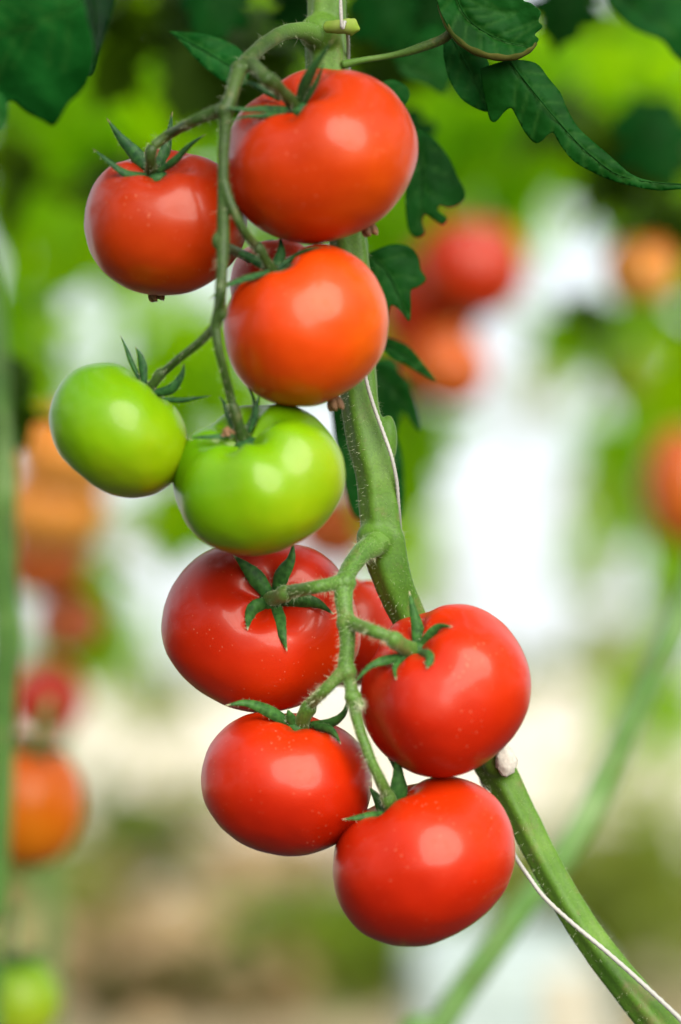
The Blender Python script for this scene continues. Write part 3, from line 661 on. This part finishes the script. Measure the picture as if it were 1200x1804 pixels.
# leaf stalk towards the right-hand leaves
pts, rad = path_px([(604, 114, .022, 8), (640, 106, .02, 5.5), (690, 98, .018, 6), (735, 86, .014, 8), (790, 62, .01, 9), (830, 10, .004, 7), (850, -50, .0, 7)], 8)
V, F, S = tube(pts, rad, 12, wob=.08); pet = build('leaf_stalk', V, F, M_truss_up, plant)

# ------------------------------------------------------------------ support string
STR = [(592, -500, -.002, 3.2), (600, 0, -.0, 3.2), (608, 40, .006, 3.2), (613, 70, .02, 3.2), (614, 115, .034, 3.2), (620, 200, .045, 3.2), (612, 300, .045, 3.2), (612, 430, .036, 3.2), (622, 540, .02, 3.2), (634, 610, .008, 3.2), (645, 668, .004, 3.4),
       (658, 714, .0035, 3.4), (676, 764, .002, 3.4), (690, 805, .001, 3.4), (699, 850, .004, 3.2), (703, 900, .01, 3.2), (706, 940, .022, 3.2), (715, 1000, .034, 3.2), (745, 1100, .042, 3.2), (800, 1240, .046, 3.2), (850, 1380, .044, 3.2), (893, 1480, .036, 3.2),
       (910, 1512, .022, 3.5), (932, 1545, .014, 3.8), (960, 1582, .012, 4.0), (1010, 1628, .012, 4.0), (1070, 1678, .011, 4.2), (1132, 1733, .012, 4.3), (1200, 1797, .014, 4.5), (1300, 1900, .02, 4.5), (1500, 2200, .05, 4.5)]
pts, rad = path_px(STR, 10)
str_end = BASE + Vector((-.02, .03, 0)); a0 = pts[-1]
for i in range(1, 9): pts.append(a0.lerp(str_end, i / 8)); rad.append(rad[-1])
tw = lambda a, t: .16 * math.cos(2 * a + t * 900)
V, F, S = tube(pts, rad, 10, ridge=tw)
tag(build('support_string', V, F, M_string, loc=str_end), 'white twine wound round the main stem of the plant in focus', 'string')

# ------------------------------------------------------------------ plants behind, out of focus
LT = [(0, 0), (.16, .08), (.3, .2), (.24, .32), (.4, .42), (.28, .56), (.3, .7), (.14, .84), (0, 1)]
def leaflet(V, F, p, q, s, rnd):
    b = len(V); fold = rnd.uniform(.15, .5); dr = rnd.uniform(.1, .5)
    for x, y in LT: V.append(p + q @ (Vector((x, y, -fold * x - dr * y * y)) * s))
    for x, y in LT[1:-1]: V.append(p + q @ (Vector((-x, y, -fold * x - dr * y * y)) * s))
    n = len(LT); mid = len(V)
    for y in (.25, .5, .75): V.append(p + q @ (Vector((0, y, -dr * y * y)) * s))
    r = list(range(b, b + n)); l = [b] + list(range(b + n, b + 2 * n - 2)) + [b + n - 1]
    for s_ in (r, l):
        for i in range(n - 1):
            m_ = mid + (0 if i < 3 else 1 if i < 5 else 2)
            F.append((s_[i], s_[i + 1], m_) if s_ is r else (s_[i + 1], s_[i], m_))
        for i, (a, c) in ((3, (0, 1)), (5, (1, 2))):
            F.append((s_[i], mid + c, mid + a) if s_ is r else (s_[i], mid + a, mid + c))
def clump(V, F, px, py, rx, ry, D, dD, n, size, rnd):
    for _ in range(n):
        while True:
            x, y, z = (rnd.uniform(-1, 1) for _ in range(3))
            if x * x + y * y + z * z < 1: break
        p = At(px + x * rx, py + y * ry, D + z * dD)
        q = Quaternion((0, 0, 1), rnd.uniform(0, 6.28)) @ Quaternion((1, 0, 0), rnd.uniform(-1.9, .4)) @ Quaternion((0, 1, 0), rnd.uniform(-.7, .7))
        leaflet(V, F, p, q, size * rnd.uniform(.7, 1.25), rnd)
def far_plant(label, base_px, D, path, clumps, mt, seed, rpx=22, group='plants out of focus behind', ms=None):
    """path: px,py pairs of the vine at distance D; runs down to the ground at base_px."""
    rnd = random.Random(seed)
    low = At(base_px, 1804, D); low.z = 0
    root = empty('tomato_plant', low); tag(root, label, 'plant', group)
    P = [At(x, y, D) for x, y in path] + [low]
    S = [Vector(s) for s in crom([tuple(p) for p in P], 8)]
    V, F, _ = tube(S, [rpx * K(D - D0) * (1 + .06 * noise.noise(s * 30)) for s in S], 12)
    st = build('stem', V, F, ms or M_bgstem, root)
    if clumps:
        V, F = [], []
        for c in clumps: clump(V, F, *c, rnd)
        tag(build('foliage', V, F, mt, root), kind='stuff')
    return root
def far_fruit(px, py, wpx, hpx, D, cols, label, seed, cal=True):
    # green calyx only where it can show
    V, F = fruit_mesh(seed, hh=.5 * .92, dim=.1, rib=.02, nu=28, nv=88)
    k = K(D - D0); c = At(px, py, D); rnd = random.Random(seed)
    q = Quaternion((0, 1, 0), rnd.uniform(-.3, .3)) @ Quaternion((1, 0, 0), rnd.uniform(-.2, .35))
    root = empty('tomato', c); tag(root, label, 'tomato', 'tomatoes out of focus behind')
    sx, sz = wpx * k, hpx * k / .92
    W_ = lambda v: c + Vector(((q @ v).x * sx, (q @ v).y * sx, (q @ v).z * sz))
    m = fruit_mat('far_skin', cols[0], cols[1], cols[2], (0, 0, -1), -sx * .4, sx * .4, .32, .1, seed)
    build('fruit', [W_(v) for v in V], F, m, root)
    top = W_(Vector((0, 0, .36))); a = (top - c).normalized()
    v, f, _ = tube([top - a * .003, top + a * .012, top + a * .03 + Vector((.004, .006, .006))], [.003, .0026, .0026], 8)
    build('pedicel', v, f, M_bgstem, root)
    hv, hf, _ = tube([top - a * .001, top + a * .002], [.005, .004], 10); cal = build('calyx', hv, hf, M_sep_up, root)
    for j in range(5):
        e = Quaternion(a, j * 1.256 + seed) @ a.orthogonal().normalized()
        V_, F_, A_ = [], [], []
        pp = [top + a * .001, top + e * .012 + a * .006, top + e * .024 + a * .002]
        V_, F_, A_ = ribbon(pp, .006, n=3); build('sepal', V_, F_, M_sep_up, cal, attr=A_)
    return root

def clump_w(V, F, c, r, n, size, rnd):
    for _ in range(n):
        while True:
            q = Vector([rnd.uniform(-1, 1) for _ in range(3)])
            if q.length < 1: break
        p = Vector(c) + Vector((q.x * r[0], q.y * r[1], q.z * r[2]))
        o_ = Quaternion((0, 0, 1), rnd.uniform(0, 6.28)) @ Quaternion((1, 0, 0), rnd.uniform(-1.5, .4)) @ Quaternion((0, 1, 0), rnd.uniform(-.6, .6))
        leaflet(V, F, p, o_, size * rnd.uniform(.7, 1.25), rnd)
def shade_crown(parent, specs, mt, seed):  # out-of-frame leaf masses, added only to shade the fruit
    rnd = random.Random(seed); V, F = [], []
    for c, r, n in specs: clump_w(V, F, c, r, n, .1, rnd)
    tag(build('foliage', V, F, mt, parent), kind='stuff')
shade_crown(plant, [((0, .12, HC + .62), (.5, .3, .2), 170), ((0, -.25, HC + .85), (.5, .3, .15), 90)], M_foli_dk, 77)  # added overhead, above the frame, to block sky light
# vine at the left edge, leaning stalk at the right
far_plant('blurred thick vine along the left edge with orange and green tomatoes', -30, 1.58, [(-260, -300), (-110, 250), (-40, 440), (-14, 580), (-6, 740), (4, 860), (4, 1000), (12, 1120), (2, 1242), (-2, 1400), (-12, 1600), (-24, 1804)],
          [(20, 715, 60, 30, 1.6, .03, 5, .03), (-40, 640, 60, 80, 1.62, .05, 8, .05)], M_foli_dk, 3, rpx=26, ms=stem_mat('vine_green', (0.03, 0.1, 0.01), (0.08, 0.19, 0.03), (0.22, 0.34, 0.12), sheen=.05))
lv = bpy.data.objects['tomato_plant.001']
shade_crown(lv, [((-.6, .1, HC), (.22, .4, .6), 200)], M_foli_dk, 78)  # leaves added beyond the left edge to dim that side
far_plant('blurred bare stalk leaning across the lower right behind the stem', 560, 1.6, [(1330, 500), (1270, 850), (1200, 1080), (1135, 1220), (1080, 1345), (1010, 1480), (905, 1622), (778, 1804), (690, 2000)],
          [(1330, 600, 60, 120, 1.85, .06, 14, .07)], M_foli, 5, rpx=25, ms=stem_mat('pale_stalk_green', (0.08, 0.2, 0.035), (0.15, 0.29, 0.08), (0.28, 0.42, 0.18), sheen=.05, rough=.35))
rv = bpy.data.objects['tomato_plant.002']
shade_crown(rv, [((.62, .1, HC), (.22, .4, .6), 200)], M_foli_dk, 79)  # same on the right: unseen leaves added to hold back light
# canopy plants
M_olive0 = leaf_mat('distant_leaf', (.08, .12, .02), (.2, .24, .06), (.4, .46, .08), .45, scale=8.0)
far_plant('blurred leafy plant filling the upper left behind the fruit', -260, 2.7, [(-200, -900), (-210, 0), (-230, 900)],
          [(90, 260, 300, 170, 2.7, .3, 84, .075), (60, 30, 330, 160, 2.6, .3, 60, .075), (330, 140, 230, 190, 2.9, .3, 80, .075), (340, 640, 100, 110, 2.6, .2, 40, .06), (20, 560, 45, 130, 2.4, .1, 14, .06), (160, 1030, 50, 120, 2.6, .15, 15, .06), (320, 880, 50, 30, 2.4, .1, 8, .06)], M_foli, 11)
far_plant('blurred leafy plant behind the upper middle of the main stem', 70, 3.1, [(110, -900), (100, 0), (90, 900)],
          [(520, 60, 250, 170, 3.0, .3, 80, .075), (760, 260, 190, 170, 3.2, .3, 70, .075), (560, 420, 180, 170, 3.1, .2, 50, .07), (700, 770, 60, 140, 2.8, .15, 40, .06), (640, 560, 80, 100, 2.9, .2, 20, .06)], M_foli, 13)
far_plant('blurred leafy plant filling the upper right corner', 1480, 3.0, [(1420, -900), (1400, 0), (1440, 900)],
          [(1010, 150, 260, 170, 3.0, .3, 100, .075), (1200, 330, 120, 250, 2.9, .25, 60, .075), (880, 60, 220, 140, 3.3, .3, 60, .075), (1030, 560, 130, 50, 3.6, .2, 34, .06), (1130, 740, 90, 140, 3.7, .2, 44, .07), (1195, 920, 50, 120, 3.5, .2, 26, .06), (1150, 420, 90, 80, 3.5, .2, 34, .07)], M_foli, 17)
far_plant('dark blurred leafy plant far behind the top of the picture', 1500, 5.2, [(1450, -700), (1480, 0), (1500, 700)],
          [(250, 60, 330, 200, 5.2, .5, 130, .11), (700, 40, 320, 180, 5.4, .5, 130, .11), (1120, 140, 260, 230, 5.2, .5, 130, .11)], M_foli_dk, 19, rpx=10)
far_plant('dark blurred leaves hanging close behind the top of the main stem', -420, 2.0, [(-380, -900), (-400, 0), (-410, 900)],
          [(440, 40, 120, 60, 1.95, .1, 18, .065), (690, 40, 100, 60, 2.0, .1, 15, .065), (245, 20, 60, 50, 1.9, .1, 14, .065), (230, 285, 90, 50, 2.1, .1, 16, .06), (1140, 230, 90, 90, 2.1, .1, 20, .065), (1000, 190, 60, 50, 2.2, .1, 9, .06), (30, 260, 50, 60, 2.1, .1, 8, .06), (1150, 360, 60, 30, 2.3, .1, 8, .06), (1040, 520, 40, 30, 2.5, .1, 5, .05)], M_foli_dk, 23)

far_plant('pale blurred tomato row far off at the left, seen past the vine', -300, 7.0, [(-300, -400), (-310, 300), (-320, 900)],
          [(30, 470, 60, 90, 7, .5, 12, .13), (270, 520, 70, 70, 7, .5, 16, .13), (50, 650, 110, 50, 7, .5, 20, .13), (300, 690, 110, 80, 7.2, .5, 34, .13), (120, 1110, 150, 90, 7.5, .5, 40, .13), (370, 540, 60, 60, 7, .5, 14, .13)], M_foli, 51, rpx=8)
far_plant('pale blurred tomato row far off at the right edge', 1500, 7.0, [(1500, -400), (1490, 300), (1500, 900)],
          [(1110, 560, 110, 50, 7, .5, 26, .13), (930, 330, 60, 60, 7, .5, 8, .13), (1090, 780, 80, 120, 7, .5, 34, .13), (1180, 1040, 50, 120, 7, .5, 20, .13), (860, 420, 80, 60, 7, .5, 14, .13), (1150, 1230, 120, 50, 8, .5, 24, .15), (700, 900, 60, 120, 7, .5, 20, .13), (1020, 950, 26, 60, 6, .2, 7, .08)], M_foli, 53, rpx=8)
far_plant('faint blurred row of plants on the horizon behind the lower truss', 1700, 10.0, [(1700, 0), (1690, 500), (1700, 1000)],
          [(850, 1170, 150, 45, 10, .6, 26, .16), (1110, 1120, 100, 90, 10, .6, 36, .16), (290, 1190, 130, 40, 10, .6, 26, .16), (960, 640, 60, 120, 9, .5, 12, .14), (1040, 900, 40, 150, 9, .5, 22, .14), (770, 1000, 40, 120, 9, .5, 14, .14), (200, 900, 60, 90, 9, .5, 16, .14)], M_olive0, 57, rpx=6)
fO = ((0.46, .075, .002), (.5, .10, .002), (.52, .14, .004)); fR = ((.26, .008, .002), (.32, .014, .003), (.36, .03, .003)); fP = ((.55, .15, .012), (.6, .22, .03), (.65, .3, .07)); fG = ((.14, .28, .006), (.22, .35, .01), (.32, .4, .02))
far_fruit(42, 1412, 205, 228, 1.74, fO, 'blurred orange tomato beside the vine at the lower left edge', 2)
far_fruit(36, 1762, 150, 150, 1.72, fG, 'blurred green tomato in the bottom left corner', 3)
far_fruit(84, 1232, 140, 140, 2.5, fR, 'blurred red tomato just above the big orange one at left', 4)
far_fruit(120, 800, 185, 165, 2.42, fP, 'blurred pale orange tomato below left of the small green one', 6)
far_fruit(95, 900, 190, 165, 2.44, fP, 'blurred orange tomato in the middle of the left cluster', 7)
far_fruit(80, 990, 150, 130, 2.46, ((.36, .06, .006), (.4, .08, .01), (.44, .1, .012)), 'blurred reddish tomato at the bottom of the left cluster', 9)
far_fruit(832, 474, 200, 185, 2.72, fR, 'blurred red tomato at right of the topmost fruit, upper of its cluster', 10)
far_fruit(758, 540, 190, 190, 2.78, fR, 'blurred dark red tomato behind the toothed leaf right of the stem', 12)
far_fruit(722, 635, 170, 170, 2.8, fR, 'blurred brownish red tomato low in the right cluster by the stem', 14)
far_fruit(792, 650, 140, 140, 2.7, ((.38, .06, .006), (.42, .08, .01), (.46, .1, .012)), 'blurred orange tomato at the bottom of the right cluster', 15)
far_fruit(1130, 476, 124, 124, 2.3, fP, 'round blurred orange tomato alone near the right edge', 16)
far_fruit(1112, 650, 130, 125, 3.2, fG, 'blurred lime tomato below the lone orange one at right', 18)
far_fruit(1215, 860, 170, 220, 2.7, ((.36, .06, .006), (.4, .08, .01), (.44, .1, .012)), 'blurred orange tomato cut by the right edge', 20)
far_fruit(120, 1095, 120, 110, 2.5, ((.3, .05, .01), (.36, .08, .02), (.4, .1, .03)), 'blurred dull brownish tomato under the left cluster', 26)
far_fruit(585, 930, 150, 140, 3.0, ((.4, .05, .01), (.46, .08, .012), (.5, .12, .015)), 'blurred brown-orange tomato behind the gap right of the lime green fruit', 22)

# ------------------------------------------------------------------ low growth and the white bag on the floor
def low_plant(label, px, py, D, rx, ry, n, size, mt, seed, nm='low_plant'):
    rnd = random.Random(seed); base = At(px, py, D); base.z = 0
    root = empty(nm, base); tag(root, label, 'plant', 'low growth on the floor behind')
    V, F = [], []
    for _ in range(n):
        a = rnd.uniform(0, 6.28); rr = math.sqrt(rnd.random()) * rx
        p = base + Vector((math.cos(a) * rr, math.sin(a) * rr, rnd.uniform(.02, ry)))
        q = Quaternion((0, 0, 1), rnd.uniform(0, 6.28)) @ Quaternion((1, 0, 0), rnd.uniform(-.6, 1.1))
        leaflet(V, F, p, q, size * rnd.uniform(.6, 1.3), rnd)
    tag(build('foliage', V, F, mt, root), kind='stuff')
    v, f, _ = tube([base, base + Vector((0, 0, ry * .5)), base + Vector((.02, 0, ry * .9))], [.008, .006, .003], 8)
    build('stem', v, f, M_bgstem, root)
def gD(py): return HC / ((py - 1200) * T)      # distance at which the floor shows at that height
M_olive = leaf_mat('olive_weed', (.07, .11, .014), (.19, .23, .04), (.36, .42, .05), .42, scale=8.0)
low_plant('blurred low green tuft on the floor left of centre', 250, 1560, gD(1560), .35, .35, 70, .16, M_foli_dk, 31)
low_plant('blurred bright green tuft on the floor below the lower truss', 610, 1750, gD(1750), .3, .22, 80, .13, M_foli, 32)
low_plant('blurred olive tuft on the floor at the lower left', 310, 1790, gD(1800), .22, .15, 50, .12, M_foli_dk, 33)
low_plant('blurred dark green bush on the floor at the right edge', 1210, 1700, gD(1750), .45, .4, 130, .15, M_olive, 34)
low_plant('blurred olive bush on the floor behind the leaning stalk', 1090, 1600, gD(1620), .35, .25, 50, .15, M_olive, 35)
low_plant('blurred green tuft on the floor right of the lowest tomato', 960, 1680, gD(1720), .3, .25, 60, .14, M_olive, 36)
low_plant('blurred green tuft on the floor at the left edge', 20, 1640, gD(1680), .3, .35, 60, .14, M_olive, 37)

M_litter = leaf_mat('dry_leaf_litter', (.2, .12, .055), (.5, .36, .2), (.35, .2, .06), .2, scale=6.0)
def floor_cover(name, label, cat, spots, mt, seed, hgt, size):
    rnd = random.Random(seed); V, F = [], []
    for px, py, rxp, ryp, n in spots:
        for _ in range(n):
            d = min(40, gD(max(1226, py + rnd.gauss(0, .5) * ryp))); p = At(px + rnd.gauss(0, .5) * rxp, 1200, d); p.z = .03 + rnd.random() ** 1.5 * hgt
            q = Quaternion((0, 0, 1), rnd.uniform(0, 6.28)) @ Quaternion((1, 0, 0), rnd.uniform(-.5, 1.0)) @ Quaternion((0, 1, 0), rnd.uniform(-.6, .6))
            leaflet(V, F, p, q, size * rnd.uniform(.6, 1.4) * (1 + d * .02), rnd)
    tag(build(name, V, F, mt), label, cat, kind='stuff')
floor_cover('ground_cover', 'blurred green weeds scattered over the floor', 'weeds', [(260, 1500, 110, 50, 80), (620, 1735, 130, 40, 120), (1110, 1440, 140, 50, 60), (1140, 1600, 110, 50, 80), (900, 1760, 120, 30, 60), (30, 1600, 60, 60, 50), (300, 1700, 160, 60, 20), (700, 1300, 300, 30, 40), (150, 1330, 200, 30, 30)], M_olive, 61, .22, .14)
floor_cover('leaf_litter', 'blurred brown dead leaves lying on the floor', 'leaf litter', [(460, 1545, 160, 25, 130), (150, 1640, 170, 60, 140), (330, 1770, 200, 40, 160), (980, 1560, 150, 40, 80), (500, 1420, 300, 40, 80), (1100, 1310, 160, 30, 50), (520, 1660, 120, 40, 60)], M_litter, 62, .06, .16)
tag(build('shading_leaf_row', *(lambda VF: (clump_w(VF[0], VF[1], (-2.1, -2.5, 1.2), (1.6, .4, 1.4), 520, .17, random.Random(1)), clump_w(VF[0], VF[1], (1.2, -2.6, .35), (2.4, .4, .5), 330, .17, random.Random(2)),
     clump_w(VF[0], VF[1], (3.0, -1.4, 1.2), (.8, 1.3, 1.4), 330, .17, random.Random(3)), clump_w(VF[0], VF[1], (.8, -2.5, 1.9), (1.1, .3, .8), 34, .2, random.Random(4)), VF)[-1])(([], [])), M_foli_dk), 'unseen leaf mass added behind the camera to block light', 'plants', kind='stuff')  # unseen leaves added behind the camera to darken reflections and break highlights
M_bag = plain_mat('white_film', (.36, .43, .4), .35, .05, 20.0)
M_tape = plain_mat('cream_tape', (.45, .37, .24), .4, .05, 30.0)
D = 4.6; x0 = At(735, 1690, D); x1 = At(1065, 1690, D); top = x0.z; cx = (x0.x + x1.x) / 2; hw = (x1.x - x0.x) / 2; yb = x0.y
bag = empty('growing_bag', (cx, yb, 0)); tag(bag, 'blurred white plastic growing bag on the floor at the bottom right', 'growing bag')
bm = bmesh.new(); bmesh.ops.create_cube(bm, size=1)
for v in bm.verts: v.co = Vector((v.co.x * 2 * hw, v.co.y * .7 + .35, (v.co.z + .5) * top))
bmesh.ops.bevel(bm, geom=list(bm.edges), offset=.03, segments=4, affect='EDGES', profile=.6)
bmesh.ops.subdivide_edges(bm, edges=[e for e in bm.edges if e.calc_length() > .08], cuts=5, use_grid_fill=True)
for v in bm.verts:
    v.co += Vector((noise.noise(v.co * 9), noise.noise(v.co * 9 + Vector((4, 0, 0))), noise.noise(v.co * 9 + Vector((0, 4, 0))))) * .008; v.co.z = max(.004, v.co.z)
build('film', [v.co + Vector((cx, yb, 0)) for v in bm.verts], [tuple(v.index for v in f.verts) for f in bm.faces], M_bag, bag); bm.free()
tp = [(-.03, -.012), (.03, -.012), (.03, .004), (-.03, .004)]
V = []
for z in np.linspace(.01, top - .015, 6): V += [Vector((cx + hw * .62 + a, yb + b_, z)) for a, b_ in tp]
F = [(i * 4 + j, i * 4 + (j + 1) % 4, i * 4 + 4 + (j + 1) % 4, i * 4 + 4 + j) for i in range(5) for j in range(4)] + [(0, 1, 2, 3), (23, 22, 21, 20)]
build('tape', V, F, M_tape, bag, smooth=False)
for k in SPEC:
    t = FR[k]['top']; print(k, 'hollow at', round(600 + t.x / K(t.y)), round(902 - t.z / K(t.y)), round(t.y, 4))
